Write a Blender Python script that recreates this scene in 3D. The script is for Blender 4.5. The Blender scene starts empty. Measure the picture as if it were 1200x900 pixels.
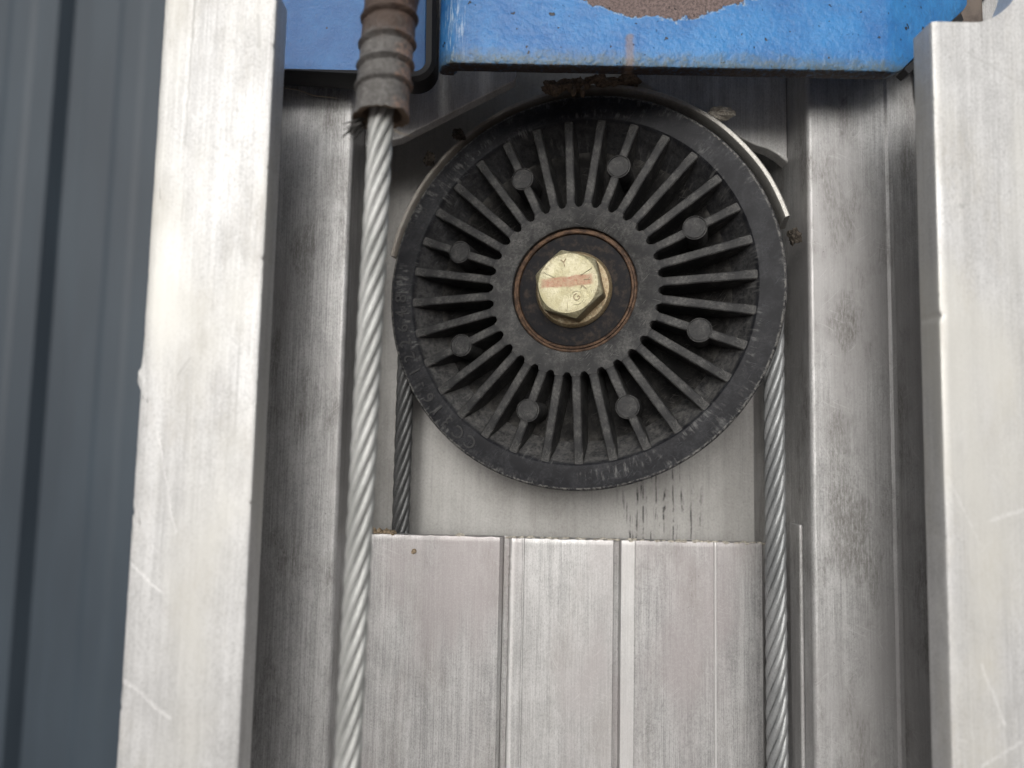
import bpy, bmesh, math, random
from mathutils import Vector, Matrix, noise as mnoise

random.seed(7)
R = math.radians
PI = math.pi
sc = bpy.context.scene
COL = sc.collection
MM = 0.001

# ------------------------------------------------------------------ camera
cam_d = bpy.data.cameras.new("camera")
cam = bpy.data.objects.new("camera", cam_d)
COL.objects.link(cam)
sc.camera = cam
cam_d.sensor_width = 36.0
cam_d.lens = 24.0
cam_d.clip_start = 0.005
cam_d.clip_end = 50.0
PITCH, ROLL = R(4.46), R(-1.2)
CM = Matrix.Rotation(R(90) + PITCH, 4, 'X') @ Matrix.Rotation(ROLL * -1.0, 4, 'Z')
cam.matrix_world = CM
cam_d.dof.use_dof = True
cam_d.dof.focus_distance = 0.166
cam_d.dof.aperture_fstop = 9.5


def at(px, py, y):
    """where the line of sight through a pixel of the 1200 x 900 photo meets the upright plane y (mm)"""
    d = CM.to_3x3() @ Vector(((px - 600) / 800, -(py - 450) / 800, -1.0))
    d = d * (y / d.y)
    return d.x, d.z


# ------------------------------------------------------------------ world, sun, exposure
SUN_EL, SUN_AZ = 18.0, -8.0          # azimuth: degrees to the right of straight behind the camera
w = bpy.data.worlds.new("World")
sc.world = w
w.use_nodes = True
wn, wl = w.node_tree.nodes, w.node_tree.links
wn.clear()
sky = wn.new('ShaderNodeTexSky')
sky.sky_type = 'NISHITA'
sky.sun_disc = False
sky.sun_elevation = R(SUN_EL)
sky.sun_rotation = R(180 - SUN_AZ)
sky.air_density = 1.0
sky.dust_density = 6.0
sky.ozone_density = 1.0
hs = wn.new('ShaderNodeHueSaturation')
hs.inputs['Saturation'].default_value = 0.18
geo = wn.new('ShaderNodeTexCoord')
sep = wn.new('ShaderNodeSeparateXYZ')
mr = wn.new('ShaderNodeMapRange')
mr.inputs['From Min'].default_value = -0.06
mr.inputs['From Max'].default_value = 0.04
mx = wn.new('ShaderNodeMix')
mx.data_type = 'RGBA'
mx.inputs['A'].default_value = (1.15, 1.02, 1.0, 1)      # unseen ground colour added below the horizon for bounce
bg = wn.new('ShaderNodeBackground')
bg.inputs['Strength'].default_value = 0.15
wo = wn.new('ShaderNodeOutputWorld')
wl.new(sky.outputs[0], hs.inputs['Color'])
wl.new(geo.outputs['Generated'], sep.inputs[0])
wl.new(sep.outputs['Z'], mr.inputs['Value'])
wl.new(mr.outputs[0], mx.inputs['Factor'])
wl.new(hs.outputs[0], mx.inputs['B'])
wl.new(mx.outputs['Result'], bg.inputs['Color'])
wl.new(bg.outputs[0], wo.inputs[0])

sun_d = bpy.data.lights.new("sun", 'SUN')
sun_d.energy = 0.55
sun_d.angle = R(42)
sun_d.color = (1.0, 0.985, 0.96)
sun = bpy.data.objects.new("sun", sun_d)
COL.objects.link(sun)
sd = Vector((math.sin(R(SUN_AZ)) * math.cos(R(SUN_EL)), -math.cos(R(SUN_AZ)) * math.cos(R(SUN_EL)), math.sin(R(SUN_EL))))
sun.rotation_euler = sd.to_track_quat('Z', 'Y').to_euler()

sc.view_settings.view_transform = 'Standard'
sc.view_settings.look = 'None'
sc.view_settings.exposure = -0.13
sc.view_settings.gamma = 1.0
sc.view_settings.use_curve_mapping = False


# ------------------------------------------------------------------ material helpers
class M:
    """small node-tree writer; every coordinate it hands out is in millimetres of the object"""

    def __init__(s, name, rough=0.5, metal=0.0, spec=0.5):
        s.m = bpy.data.materials.new(name)
        s.m.use_nodes = True
        s.n, s.l = s.m.node_tree.nodes, s.m.node_tree.links
        s.b = s.n['Principled BSDF']
        s.b.inputs['Roughness'].default_value = rough
        s.b.inputs['Metallic'].default_value = metal
        s.b.inputs['Specular IOR Level'].default_value = spec
        tc = s.n.new('ShaderNodeTexCoord')
        v = s.n.new('ShaderNodeVectorMath')
        v.operation = 'SCALE'
        v.inputs['Scale'].default_value = 1000.0
        s.l.new(tc.outputs['Object'], v.inputs[0])
        s.p = v.outputs[0]

    def put(s, sock, v):
        if isinstance(v, bpy.types.NodeSocket):
            s.l.new(v, sock)
        elif isinstance(v, (tuple, list)) and len(v) == 3 and sock.type == 'RGBA':
            sock.default_value = (*v, 1)
        else:
            sock.default_value = v

    def set(s, name, v):
        s.put(s.b.inputs[name], v)

    def math(s, op, a, b=0.0, clamp=False):
        n = s.n.new('ShaderNodeMath')
        n.operation = op
        n.use_clamp = clamp
        s.put(n.inputs[0], a)
        s.put(n.inputs[1], b)
        return n.outputs[0]

    def vm(s, op, a, b=None, scale=None):
        n = s.n.new('ShaderNodeVectorMath')
        n.operation = op
        s.put(n.inputs[0], a)
        if b is not None:
            s.put(n.inputs[1], b)
        if scale is not None:
            s.put(n.inputs['Scale'], scale)
        return n.outputs['Value'] if op in ('LENGTH', 'DOT_PRODUCT', 'DISTANCE') else n.outputs[0]

    def noise(s, scale=(1, 1, 1), detail=4, rough=0.55, off=(0, 0, 0), p=None, dist=0.0):
        q = s.vm('MULTIPLY', p or s.p, scale)
        q = s.vm('ADD', q, off)
        n = s.n.new('ShaderNodeTexNoise')
        n.inputs['Scale'].default_value = 1.0
        n.inputs['Detail'].default_value = detail
        n.inputs['Roughness'].default_value = rough
        n.inputs['Distortion'].default_value = dist
        s.l.new(q, n.inputs['Vector'])
        return n.outputs['Fac']

    def ramp(s, v, lo, hi, a=0.0, b=1.0):
        n = s.n.new('ShaderNodeMapRange')
        n.interpolation_type = 'SMOOTHSTEP'
        s.put(n.inputs['Value'], v)
        n.inputs['From Min'].default_value = lo
        n.inputs['From Max'].default_value = hi
        s.put(n.inputs['To Min'], a)
        s.put(n.inputs['To Max'], b)
        return n.outputs[0]

    def mix(s, f, a, b, blend='MIX'):
        n = s.n.new('ShaderNodeMix')
        n.data_type = 'RGBA'
        n.blend_type = blend
        s.put(n.inputs['Factor'], f)
        s.put(n.inputs['A'], a)
        s.put(n.inputs['B'], b)
        return n.outputs['Result']

    def xyz(s, p=None):
        n = s.n.new('ShaderNodeSeparateXYZ')
        s.l.new(p or s.p, n.inputs[0])
        return n.outputs

    def seg(s, a, b, wd, p=None):
        """1 on a scratch from a to b (x, z in mm), fading out at half-width wd"""
        flat = s.vm('MULTIPLY', p or s.p, (1, 0, 1))
        A = (a[0], 0, a[1])
        D = (b[0] - a[0], 0, b[1] - a[1])
        L2 = D[0] ** 2 + D[2] ** 2
        r = s.vm('SUBTRACT', flat, A)
        t = s.math('MULTIPLY', s.vm('DOT_PRODUCT', r, D), 1 / L2, clamp=True)
        near = s.vm('SCALE', D, scale=t)
        d = s.vm('LENGTH', s.vm('SUBTRACT', r, near))
        return s.ramp(d, wd * 0.35, wd, 1.0, 0.0)

    def wobble(s, amount, scale):
        n = s.n.new('ShaderNodeTexNoise')
        n.inputs['Scale'].default_value = scale
        n.inputs['Detail'].default_value = 2
        s.l.new(s.p, n.inputs['Vector'])
        q = s.vm('SUBTRACT', n.outputs['Color'], (0.5, 0.5, 0.5))
        return s.vm('ADD', s.p, s.vm('SCALE', q, scale=amount))

    def bump(s, h, dist_mm, strength=1.0):
        n = s.n.new('ShaderNodeBump')
        n.inputs['Distance'].default_value = dist_mm * MM
        n.inputs['Strength'].default_value = strength
        s.put(n.inputs['Height'], h)
        s.l.new(n.outputs[0], s.b.inputs['Normal'])
        return n.outputs[0]


def aluminium(name, c0, c1, rough=0.42, metal=0.7, grain=1.0, grime=0.35, grime_col=(0.10, 0.09, 0.075), pits=0.3,
              tint=None, off=(0, 0, 0), scratches=(), bump=0.03, streaks=None, frost=0.0, scuffs=0.14, zones=()):
    m = M(name, rough, metal)
    fine = m.noise((4.2, 4.2, 0.06), 6, 0.8, off)
    salt = m.noise((2.8, 2.8, 1.8), 6, 0.85, (off[1], off[0], 2))
    broad = m.noise((0.7, 0.7, 0.012), 4, 0.6, off)
    blot = m.noise((0.09, 0.09, 0.035), 5, 0.62, (off[0] + 9, off[1], 4))
    cloud = m.noise((0.22, 0.22, 0.12), 5, 0.7, (off[1], off[2], off[0]))
    g = m.math('ADD', m.math('MULTIPLY', fine, 0.5), m.math('ADD', m.math('MULTIPLY', broad, 0.22), m.math('MULTIPLY', cloud, 0.28)))
    c = m.mix(m.ramp(g, 0.40, 0.60), c0, c1)
    c = m.mix(m.ramp(salt, 0.50, 0.64, 0.0, 0.5), c, tuple(v * 0.45 for v in c0))
    c = m.mix(m.ramp(salt, 0.48, 0.34, 0.0, 0.4), c, tuple(min(0.85, v * 1.25) for v in c1))
    hair = m.ramp(m.noise((1.9, 1.9, 0.016), 4, 0.7, (off[2], off[0], 6)), 0.60, 0.66)
    c = m.mix(m.math('MULTIPLY', hair, 0.28), c, tuple(v * 0.5 for v in c0))
    if tint:
        c = m.mix(m.math('MULTIPLY', m.ramp(m.noise((0.05, 0.05, 0.02), 3, 0.5, (3, off[0], 8)), 0.42, 0.66), 0.8), c, tint)
    if frost:
        fr = m.ramp(m.noise((2.6, 2.6, 2.2), 5, 0.85, (2, 2, off[0])), 0.5, 0.62)
        c = m.mix(m.math('MULTIPLY', fr, frost), c, (0.78, 0.78, 0.76))
    gm = m.math('MULTIPLY', m.ramp(blot, 0.46, 0.66), m.ramp(m.noise((2.4, 2.4, 0.5), 6, 0.8, off), 0.30, 0.68))
    c = m.mix(m.math('MULTIPLY', gm, grime), c, grime_col)
    pit = m.ramp(m.noise((1.9, 1.9, 1.7), 4, 0.75, (off[0], 5, 7)), 0.63, 0.70)
    pit = m.math('MULTIPLY', pit, m.ramp(m.noise((0.07, 0.07, 0.05), 2, 0.5, (1, off[0], 3)), 0.42, 0.6))
    c = m.mix(m.math('MULTIPLY', pit, pits), c, (0.05, 0.045, 0.04))
    wq = m.wobble(3.5, 0.06)
    scuff_or_glint = None
    for k, (an, o2) in enumerate(((0.5, (3, 0, 1)), (1.2, (8, 0, 2)), (2.3, (1, 0, 9)))):
        q = m.n.new('ShaderNodeVectorRotate')
        q.rotation_type = 'Y_AXIS'
        q.inputs['Angle'].default_value = an
        m.l.new(wq, q.inputs['Vector'])
        s_ = m.ramp(m.noise((3.0, 0.3, 0.16), 2, 0.5, o2, q.outputs[0]), 0.66, 0.69)
        s_ = m.math('MULTIPLY', s_, m.ramp(m.noise((0.11, 0.11, 0.08), 2, 0.5, o2), 0.47, 0.6))
        scuff_or_glint = s_ if scuff_or_glint is None else m.math('MAXIMUM', scuff_or_glint, s_)
    c = m.mix(m.math('MULTIPLY', scuff_or_glint, scuffs), c, (0.82, 0.82, 0.82))
    h = m.math('ADD', m.math('MULTIPLY', fine, 0.6), m.math('MULTIPLY', salt, 0.8))
    h = m.math('SUBTRACT', h, m.math('MULTIPLY', pit, 0.8))
    if streaks:
        x0, x1, z0, z1 = streaks
        X = m.xyz()
        box = m.math('MULTIPLY', m.math('MULTIPLY', m.ramp(X[0], x0, x0 + 6), m.ramp(X[0], x1 - 5, x1, 1.0, 0.0)),
                     m.math('MULTIPLY', m.ramp(X[2], z0, z0 + 3), m.ramp(X[2], z1 - 5, z1, 1.0, 0.0)))
        st = m.ramp(m.noise((1.15, 0, 0.055), 3, 0.62, (3.3, 0, 1)), 0.555, 0.60)
        st = m.math('MULTIPLY', st, m.ramp(m.noise((0.5, 0, 0.3), 3, 0.6, (1, 0, 5)), 0.40, 0.52))
        c = m.mix(m.math('MULTIPLY', m.math('MULTIPLY', st, box), 0.9), c, (0.02, 0.02, 0.022))
    for x0, x1, soft, k in zones:             # paler bands of the pressed profile
        X = m.xyz()
        zw = m.math('ADD', X[0], m.math('MULTIPLY', m.math('SUBTRACT', salt, 0.5), soft * 2))
        band = m.math('MULTIPLY', m.ramp(zw, x0 - soft, x0 + soft), m.ramp(zw, x1 - soft, x1 + soft, 1.0, 0.0))
        c = m.mix(m.math('MULTIPLY', band, k), c, (0.80, 0.80, 0.79))
    if scratches:
        wp = m.wobble(1.2, 0.25)
        tot = None
        for a, b, wd, k in scratches:
            q = m.math('MULTIPLY', m.math('MULTIPLY', m.seg(a, b, wd * 0.6, wp), m.ramp(salt, 0.40, 0.58, 1.0, 0.25)), abs(k) * 0.75)
            if k > 0:
                c = m.mix(q, c, (0.84, 0.84, 0.84))
            else:
                c = m.mix(q, c, (0.10, 0.095, 0.08))
            tot = q if tot is None else m.math('MAXIMUM', tot, q)
        h = m.math('SUBTRACT', h, m.math('MULTIPLY', tot, 0.9))
    m.set('Base Color', c)
    m.set('Roughness', m.math('ADD', m.math('MULTIPLY', blot, 0.25), rough - 0.12))
    m.set('Metallic', m.math('SUBTRACT', metal, m.math('MULTIPLY', gm, metal * 0.7)))
    m.bump(h, bump)
    return m.m


def S(px, py, qx, qy, y, wd, k, ox=0.0, oz=0.0):
    a, b = at(px, py, y), at(qx, qy, y)
    return ((a[0] - ox, a[1] - oz), (b[0] - ox, b[1] - oz), wd, k)


# ------------------------------------------------------------------ mesh helpers
class MB:
    def __init__(s):
        s.v, s.f = [], []

    def add(s, vs, fs):
        o = len(s.v)
        s.v += [tuple(v) for v in vs]
        s.f += [tuple(i + o for i in f) for f in fs]
        return s

    def box(s, x0, x1, y0, y1, z0, z1):
        return s.add([(x0, y0, z0), (x1, y0, z0), (x1, y1, z0), (x0, y1, z0), (x0, y0, z1), (x1, y0, z1), (x1, y1, z1), (x0, y1, z1)],
                     [(3, 2, 1, 0), (4, 5, 6, 7), (0, 1, 5, 4), (1, 2, 6, 5), (2, 3, 7, 6), (3, 0, 4, 7)])

    def grid(s, rows, close_u=False, caps=False):
        """rows of equal length joined into quads; close_u joins last to first point of each row"""
        n, k = len(rows), len(rows[0])
        vs = [v for r in rows for v in r]
        fs = []
        for j in range(n - 1):
            for i in range(k if close_u else k - 1):
                a, b = j * k + i, j * k + (i + 1) % k
                fs.append((a, b, b + k, a + k))
        if caps:
            fs.append(tuple(range(k - 1, -1, -1)))
            fs.append(tuple((n - 1) * k + i for i in range(k)))
        return s.add(vs, fs)

    def lathe(s, prof, n=96, closed=False):
        """(r, y) profile turned about the y axis"""
        rows = [[(r * math.cos(2 * PI * i / n), y, r * math.sin(2 * PI * i / n)) for i in range(n)] for r, y in prof]
        if closed:
            rows.append(rows[0])
        return s.grid(rows, close_u=True)

    def prism(s, poly, y0, y1):
        """polygon in (x, z) given depth from y0 to y1"""
        k = len(poly)
        vs = [(x, y0, z) for x, z in poly] + [(x, y1, z) for x, z in poly]
        fs = [tuple(range(k)), tuple(range(2 * k - 1, k - 1, -1))]
        fs += [(i, i + k, (i + 1) % k + k, (i + 1) % k) for i in range(k)]
        return s.add(vs, fs)

    def tube(s, pts, rad, n=8, caps=True):
        rows = []
        up = Vector((0.13, 0.91, 0.21))
        P = [Vector(p) for p in pts]
        for i, p in enumerate(P):
            t = (P[min(i + 1, len(P) - 1)] - P[max(i - 1, 0)]).normalized()
            a = t.cross(up).normalized()
            b = t.cross(a)
            r = rad[i] if isinstance(rad, (list, tuple)) else rad
            rows.append([p + a * (r * math.cos(2 * PI * k / n)) + b * (r * math.sin(2 * PI * k / n)) for k in range(n)])
        return s.grid(rows, close_u=True, caps=caps)

    def build(s, name, mat, parent=None, org=(0, 0, 0), smooth=None, bevel=None, fix=True, wn_=False):
        me = bpy.data.meshes.new(name)
        me.from_pydata([((x - org[0]) * MM, (y - org[1]) * MM, (z - org[2]) * MM) for x, y, z in s.v], [], s.f)
        if fix:
            bm = bmesh.new()
            bm.from_mesh(me)
            bmesh.ops.recalc_face_normals(bm, faces=bm.faces)
            bm.to_mesh(me)
            bm.free()
        if smooth is not None:
            me.polygons.foreach_set('use_smooth', [True] * len(me.polygons))
            me.set_sharp_from_angle(angle=R(smooth))
        me.materials.append(mat)
        o = bpy.data.objects.new(name, me)
        COL.objects.link(o)
        if parent:
            o.parent = parent
        if wn_:
            wm = o.modifiers.new('normals', 'WEIGHTED_NORMAL')
            wm.keep_sharp = True
            wm.weight = 100
        if bevel:
            b = o.modifiers.new('bevel', 'BEVEL')
            b.width = bevel * MM
            b.segments = 3
            b.limit_method = 'ANGLE'
            b.angle_limit = R(35)
            b.harden_normals = False
        return o


def thing(name, label, cat, org=(0, 0, 0), rot=None, group=None):
    o = bpy.data.objects.new(name, None)
    o.empty_display_size = 0.01
    COL.objects.link(o)
    o.location = tuple(c * MM for c in org)
    if rot:
        o.rotation_euler = rot
    return tag(o, label, cat, group)


def tag(o, label, cat, group=None):
    o['label'] = label
    o['category'] = cat
    if group:
        o['group'] = group
    return o


def extrude(mb, prof, zb, zt, n, jit=None):
    """closed (x, y) profile pulled along z; zt may be a function of x; jit moves each (i, x, y, z)"""
    rows = []
    for j in range(n + 1):
        row = []
        for i, (x, y) in enumerate(prof):
            top = zt(x) if callable(zt) else zt
            z = zb + (top - zb) * j / n
            row.append(jit(i, x, y, z, j) if jit else (x, y, z))
        rows.append(row)
    return mb.grid(rows, close_u=True, caps=True)


def extrude_strip(mb, front, back, zb, zt, n, jit=None):
    """sheet between a front and a back line of equally many (x, y) points, pulled along z"""
    k = len(front)
    prof = list(front) + list(reversed(back))
    rows = []
    for j in range(n + 1):
        row = []
        for i, (x, y) in enumerate(prof):
            top = zt(x) if callable(zt) else zt
            z = zb + (top - zb) * j / n
            row.append(jit(i, x, y, z, j) if jit else (x, y, z))
        rows.append(row)
    o = len(mb.v)
    mb.grid(rows, close_u=True)
    m = 2 * k
    for base in (o, o + n * m):
        for i in range(k - 1):
            mb.f.append((base + i, base + i + 1, base + m - 2 - i, base + m - 1 - i))
    return mb


def nz(*a):
    return mnoise.noise(Vector(a))


def lump(mb, c, rad, seed, sub=3, rough=0.45, sq=(1, 1, 1)):
    bm = bmesh.new()
    bmesh.ops.create_icosphere(bm, subdivisions=sub, radius=1.0)
    vs, fs = [], []
    for v in bm.verts:
        d = v.co
        k = 1 + rough * (nz(d.x * 1.3 + seed, d.y * 1.3, d.z * 1.3) + 0.6 * nz(d.x * 3.1, d.y * 3.1 + seed, d.z * 3.1) + 0.35 * nz(d.x * 7, d.y * 7, d.z * 7 + seed))
        vs.append((c[0] + d.x * rad * k * sq[0], c[1] + d.y * rad * k * sq[1], c[2] + d.z * rad * k * sq[2]))
    for f in bm.faces:
        fs.append(tuple(v.index for v in f.verts))
    bm.free()
    return mb.add(vs, fs)


# ------------------------------------------------------------------ depths of the place (mm from the camera's plane)
Y_RAIL, Y_FLANGE, Y_WEB, Y_BACK = 128.0, 160.0, 172.0, 198.0
XC = 15.5                                     # centre line of the mast
Z_LO, Z_HI = -150.0, 190.0

# ------------------------------------------------------------------ background wall
mw = M('slate_blue_coated_steel', 0.5, 0.0, 0.3)
mw.set('Base Color', mw.mix(mw.ramp(mw.noise((0.02, 0.02, 0.004), 3), 0.3, 0.7), (0.034, 0.046, 0.060), (0.044, 0.060, 0.077)))
MAT_WALL = mw.m
YW = 620.0


def wx(px, py=450):
    return at(px, py, YW)[0]


bx = wx(70)                                   # right edge of the valley that reads as a dark band
prof = []
pitch = 150.0
for k in range(-5, 9):
    x = bx + k * pitch
    prof += [(x - 28, YW + 2), (x - 20, YW + 14), (x - 3, YW + 14), (x + 3, YW + 2),
             (x + 30, YW + 2), (x + 36, YW + 1.1), (x + 52, YW + 1.1), (x + 58, YW + 2), (x + 74, YW + 2), (x + 80, YW + 1.1), (x + 96, YW + 1.1), (x + 102, YW + 2)]
mb = MB()
mb.grid([[(x, y, -900) for x, y in prof], [(x, y, 900) for x, y in prof]])
o = mb.build('wall_panel', MAT_WALL, smooth=None, fix=False)
tag(o, 'slate blue corrugated steel wall panel out of focus behind the left rail', 'wall')
so = o.modifiers.new('thickness', 'SOLIDIFY')
so.thickness = 0.001
so.offset = -1
bv = o.modifiers.new('bevel', 'BEVEL')
bv.width = 0.004
bv.segments = 3
bv.limit_method = 'ANGLE'
bv.angle_limit = R(10)

# ------------------------------------------------------------------ the mast
MO = (XC, Y_WEB, Z_LO)
mast = thing('lift_mast', 'weathered bare aluminium lift mast with tall side rails framing the black pulley', 'mast', MO)
ox, oz = MO[0], MO[2]

rail_l = [S(185, 505, 205, 625, Y_RAIL, 0.45, 0.9, ox, oz), S(148, 655, 190, 695, Y_RAIL, 0.75, 1.0, ox, oz),
          S(146, 797, 198, 842, Y_RAIL, 0.75, 1.0, ox, oz), S(228, 0, 217, 170, Y_RAIL, 0.45, -0.55, ox, oz),
          S(217, 170, 213, 260, Y_RAIL, 0.3, -0.3, ox, oz), S(208, 440, 222, 420, Y_RAIL, 0.4, -0.45, ox, oz),
          S(302, 18, 303, 55, Y_RAIL, 0.8, -0.35, ox, oz), S(278, 128, 279, 129, Y_RAIL, 0.8, -0.45, ox, oz)]
MAT_RAIL_L = aluminium('pale_oxidised_aluminium', (0.46, 0.462, 0.462), (0.64, 0.643, 0.643), 0.52, 0.35, 0.8, 0.30, (0.36, 0.33, 0.27), 0.3,
                       (0.60, 0.595, 0.56), (2, 1, 0), rail_l, 0.025)
rail_r = [S(1125, 240, 1128, 243, Y_RAIL, 0.9, -0.6, ox, oz), S(1160, 610, 1200, 596, Y_RAIL, 0.8, 0.6, ox, oz),
          S(1150, 780, 1178, 850, Y_RAIL, 0.7, 0.7, ox, oz), S(1150, 900, 1195, 870, Y_RAIL, 0.7, 0.6, ox, oz),
          S(1130, 60, 1200, 100, Y_RAIL, 0.5, -0.25, ox, oz), S(1112, 560, 1150, 640, Y_RAIL, 0.4, 0.4, ox, oz)]
MAT_RAIL_R = aluminium('pale_oxidised_aluminium_stained', (0.46, 0.462, 0.462), (0.63, 0.633, 0.633), 0.52, 0.35, 0.6, 0.35, (0.40, 0.37, 0.30), 0.3,
                       (0.60, 0.595, 0.56), (12, 4, 7), rail_r, 0.025)
MAT_FLANGE = aluminium('dull_drawn_aluminium', (0.32, 0.32, 0.318), (0.55, 0.55, 0.55), 0.46, 0.36, 0.9, 0.8, (0.10, 0.092, 0.08), 0.7,
                       (0.38, 0.372, 0.372), (5, 2, 1), (), 0.035)
MAT_WEB = aluminium('brushed_aluminium', (0.29, 0.29, 0.29), (0.53, 0.528, 0.528), 0.45, 0.38, 0.9, 0.45, (0.2, 0.18, 0.16), 0.4,
                    (0.38, 0.35, 0.353), (8, 3, 2), (), 0.035, frost=0.15, zones=[(at(a_, 750, Y_WEB)[0] - ox, at(b_, 750, Y_WEB)[0] - ox, sf, k_) for a_, b_, sf, k_ in ((596, 718, 0.25, 0.13), (596, 601, 0.3, 0.4), (727, 743, 0.15, 0.42), (836.5, 839.5, 0.15, 0.45))])  # pink tint puts a warm reflection into the base colour
xa, za = at(715, 640, Y_BACK)
xb, zb_ = at(830, 560, Y_BACK)
MAT_BACK = aluminium('dull_grey_aluminium', (0.38, 0.375, 0.362), (0.46, 0.455, 0.442), 0.55, 0.25, 0.35, 0.30, (0.16, 0.14, 0.12), 0.5,
                     None, (4, 9, 3), (), 0.02, streaks=(xa - ox, xb - ox, za - oz, at(760, 505, Y_BACK)[1] - oz))

MAT_UPPER = aluminium('pale_drawn_aluminium', (0.46, 0.46, 0.455), (0.68, 0.68, 0.675), 0.5, 0.2, 0.9, 0.5, (0.14, 0.12, 0.10), 0.5,
                      None, (3, 7, 5), (), 0.03)


def build_rail(side):
    sgn = -1 if side == 'left' else 1
    if side == 'left':
        x_in, x_out = at(302, 450, Y_RAIL)[0], at(163, 450, Y_RAIL)[0]
        z0 = at(321, -10, Y_RAIL)[1]
    else:
        x_in = at(1103, 450, Y_RAIL)[0]
        x_out = x_in + 22.3
        z0 = at(1090, 25, Y_RAIL)[1]
    t = 6.4
    f = Y_RAIL
    d = sgn                                   # outwards
    r = 0.9
    pr = [(x_in, f + r), (x_in + d * r * .3, f + r * .3), (x_in + d * r, f)]
    pr += [(x_in + (x_out - x_in) * k / 24, f) for k in range(2, 23)]
    pr += [(x_out - d * r, f), (x_out - d * r * .3, f + r * .3), (x_out, f + r)]
    bk = [(x, f + t) for x, y in pr]
    bk[0] = (x_in, f + t - .5)
    npr = len(pr)

    def top(x):
        u = abs(x - x_in)
        if u < 8.5:
            return z0
        return z0 + min(40, (u - 8.5) ** 2 * 0.075 + max(0, u - 16) ** 2 * 0.5)

    def jit(i, x, y, z, j):
        if i in (0, 1, 2, 2 * npr - 1):
            a = 0.04 * nz(z * 0.35, i * 0.2, 3.1 * sgn) + 0.04 * nz(z * 1.3, 7, sgn)
            nick = max(0, nz(z * 0.75, 21.5, sgn * 2) - 0.45) * 1.2
            x += d * (a + (nick if i < 3 else 0))
            if i < 3:
                y += max(0, a) * 0.8
        elif i in (npr - 3, npr - 2, npr - 1):
            a = 0.06 * nz(z * 0.3, i * 0.1, 9.7 * sgn) + 0.05 * nz(z * 1.1, 4, sgn)
            nick = max(0, nz(z * 0.7, 11.5, sgn * 3) - 0.45) * 1.3
            x -= d * (a * 0.6 + nick)
            if side == 'left' and abs(z - at(158, 440, Y_RAIL)[1]) < 1.2:
                x += d * 0.7
        elif y == f:
            y += 0.12 * nz(x * 0.12, z * 0.05, 5)
        return (x, y, z)
    xw = sorted((x_out - d * 4, x_out - d * 0.3))
    MB().box(xw[0], xw[1], f + t + .02, Y_FLANGE - .05, Z_LO, Z_HI if d < 0 else z0 - 1).build('rail_web', MAT_FLANGE, mast, MO, bevel=0.4)
    return extrude_strip(MB(), pr, bk, Z_LO, top, 420, jit).build('rail', MAT_RAIL_L if side == 'left' else MAT_RAIL_R, mast, MO, smooth=40, wn_=True)


rl = build_rail('left')
rr = build_rail('right')
rl['label'] = 'pale scratched left rail'
rr['label'] = 'pale stained right rail with notched top'

X_L, X_R = at(402, 450, Y_FLANGE)[0], at(950, 450, Y_FLANGE)[0]


def build_flange(sgn):
    xi = X_L if sgn < 0 else X_R
    r = 1.1
    W = 29 if sgn < 0 else 60
    a = [(xi, Y_BACK + 1), (xi, Y_FLANGE + r)]
    for k in range(1, 5):
        t = k / 4 * PI / 2
        a.append((xi + sgn * r * (1 - math.cos(t)), Y_FLANGE + r * (1 - math.sin(t))))
    # slim raised bead, then a shallow step down towards the rail
    for dx, dy in ((6, 0), (12, 0), (18.6, 0), (19.2, -0.45), (20.2, -0.45), (20.8, 0.9), (26, 0.9), (W, 0.9)):
        a.append((xi + sgn * dx, Y_FLANGE + dy))
    a += [(xi + sgn * W, Y_FLANGE + 4), (xi + sgn * 4, Y_FLANGE + 4), (xi + sgn * 3, Y_FLANGE + 5), (xi + sgn * 3, Y_BACK + 1)]

    def jit(i, x, y, z, j):
        if 1 <= i <= 5:
            e = 0.10 * nz(z * 0.4, sgn, 2) + 0.06 * nz(z * 1.5, 3, sgn)
            x += e
            y += e * 0.5
        return (x, y, z)
    return extrude(MB(), a, Z_LO, Z_HI, 300, jit).build('side_flange', MAT_FLANGE, mast, MO, smooth=35, wn_=True)


build_flange(-1)
build_flange(1)
MB().box(X_L + 0.02, X_R - 0.02, Y_BACK, Y_BACK + 3, Z_LO, Z_HI).build('back_panel', MAT_BACK, mast, MO)

# lower web: the pressed front plate below the pulley
YP = 750


def pw(px):
    return at(px, YP, Y_WEB)[0]


x0 = X_L + 0.05
xe = pw(897)
web = [(x0, 0.4), (pw(583), 0.4), (pw(587), 1.2), (pw(588.5), 3.0), (pw(595), 3.0), (pw(596), -0.6), (pw(598), -1.0), (pw(610), -1.0), (pw(610.6), -0.7), (pw(612), -0.7), (pw(613), -1.0),
       (pw(660), -1.0), (pw(717), -1.0), (pw(718), -0.7), (pw(720), 2.2), (pw(726), 2.4), (pw(727.5), 0.0), (pw(743), 0.0), (pw(744), -0.2), (pw(747), -0.2), (pw(790), -0.2), (pw(836), -0.2),
       (pw(837), -0.5), (pw(839), -0.5), (pw(840), -0.2), (pw(870), 0.0), (pw(894), 0.3), (xe, 1.2)]
front = [(x, Y_WEB + d) for x, d in web]
# more columns so that the sawn top edge can be ragged
dense = []
for (xa_, ya_), (xb2, yb2) in zip(front, front[1:]):
    n = max(1, int((xb2 - xa_) / 1.0))
    for k in range(n):
        dense.append((xa_ + (xb2 - xa_) * k / n, ya_ + (yb2 - ya_) * k / n))
dense.append(front[-1])
Z_TOP_L = at(500, 628, Y_WEB)[1]
Z_TOP_R = at(890, 637, Y_WEB)[1]
nd = len(dense)


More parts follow.
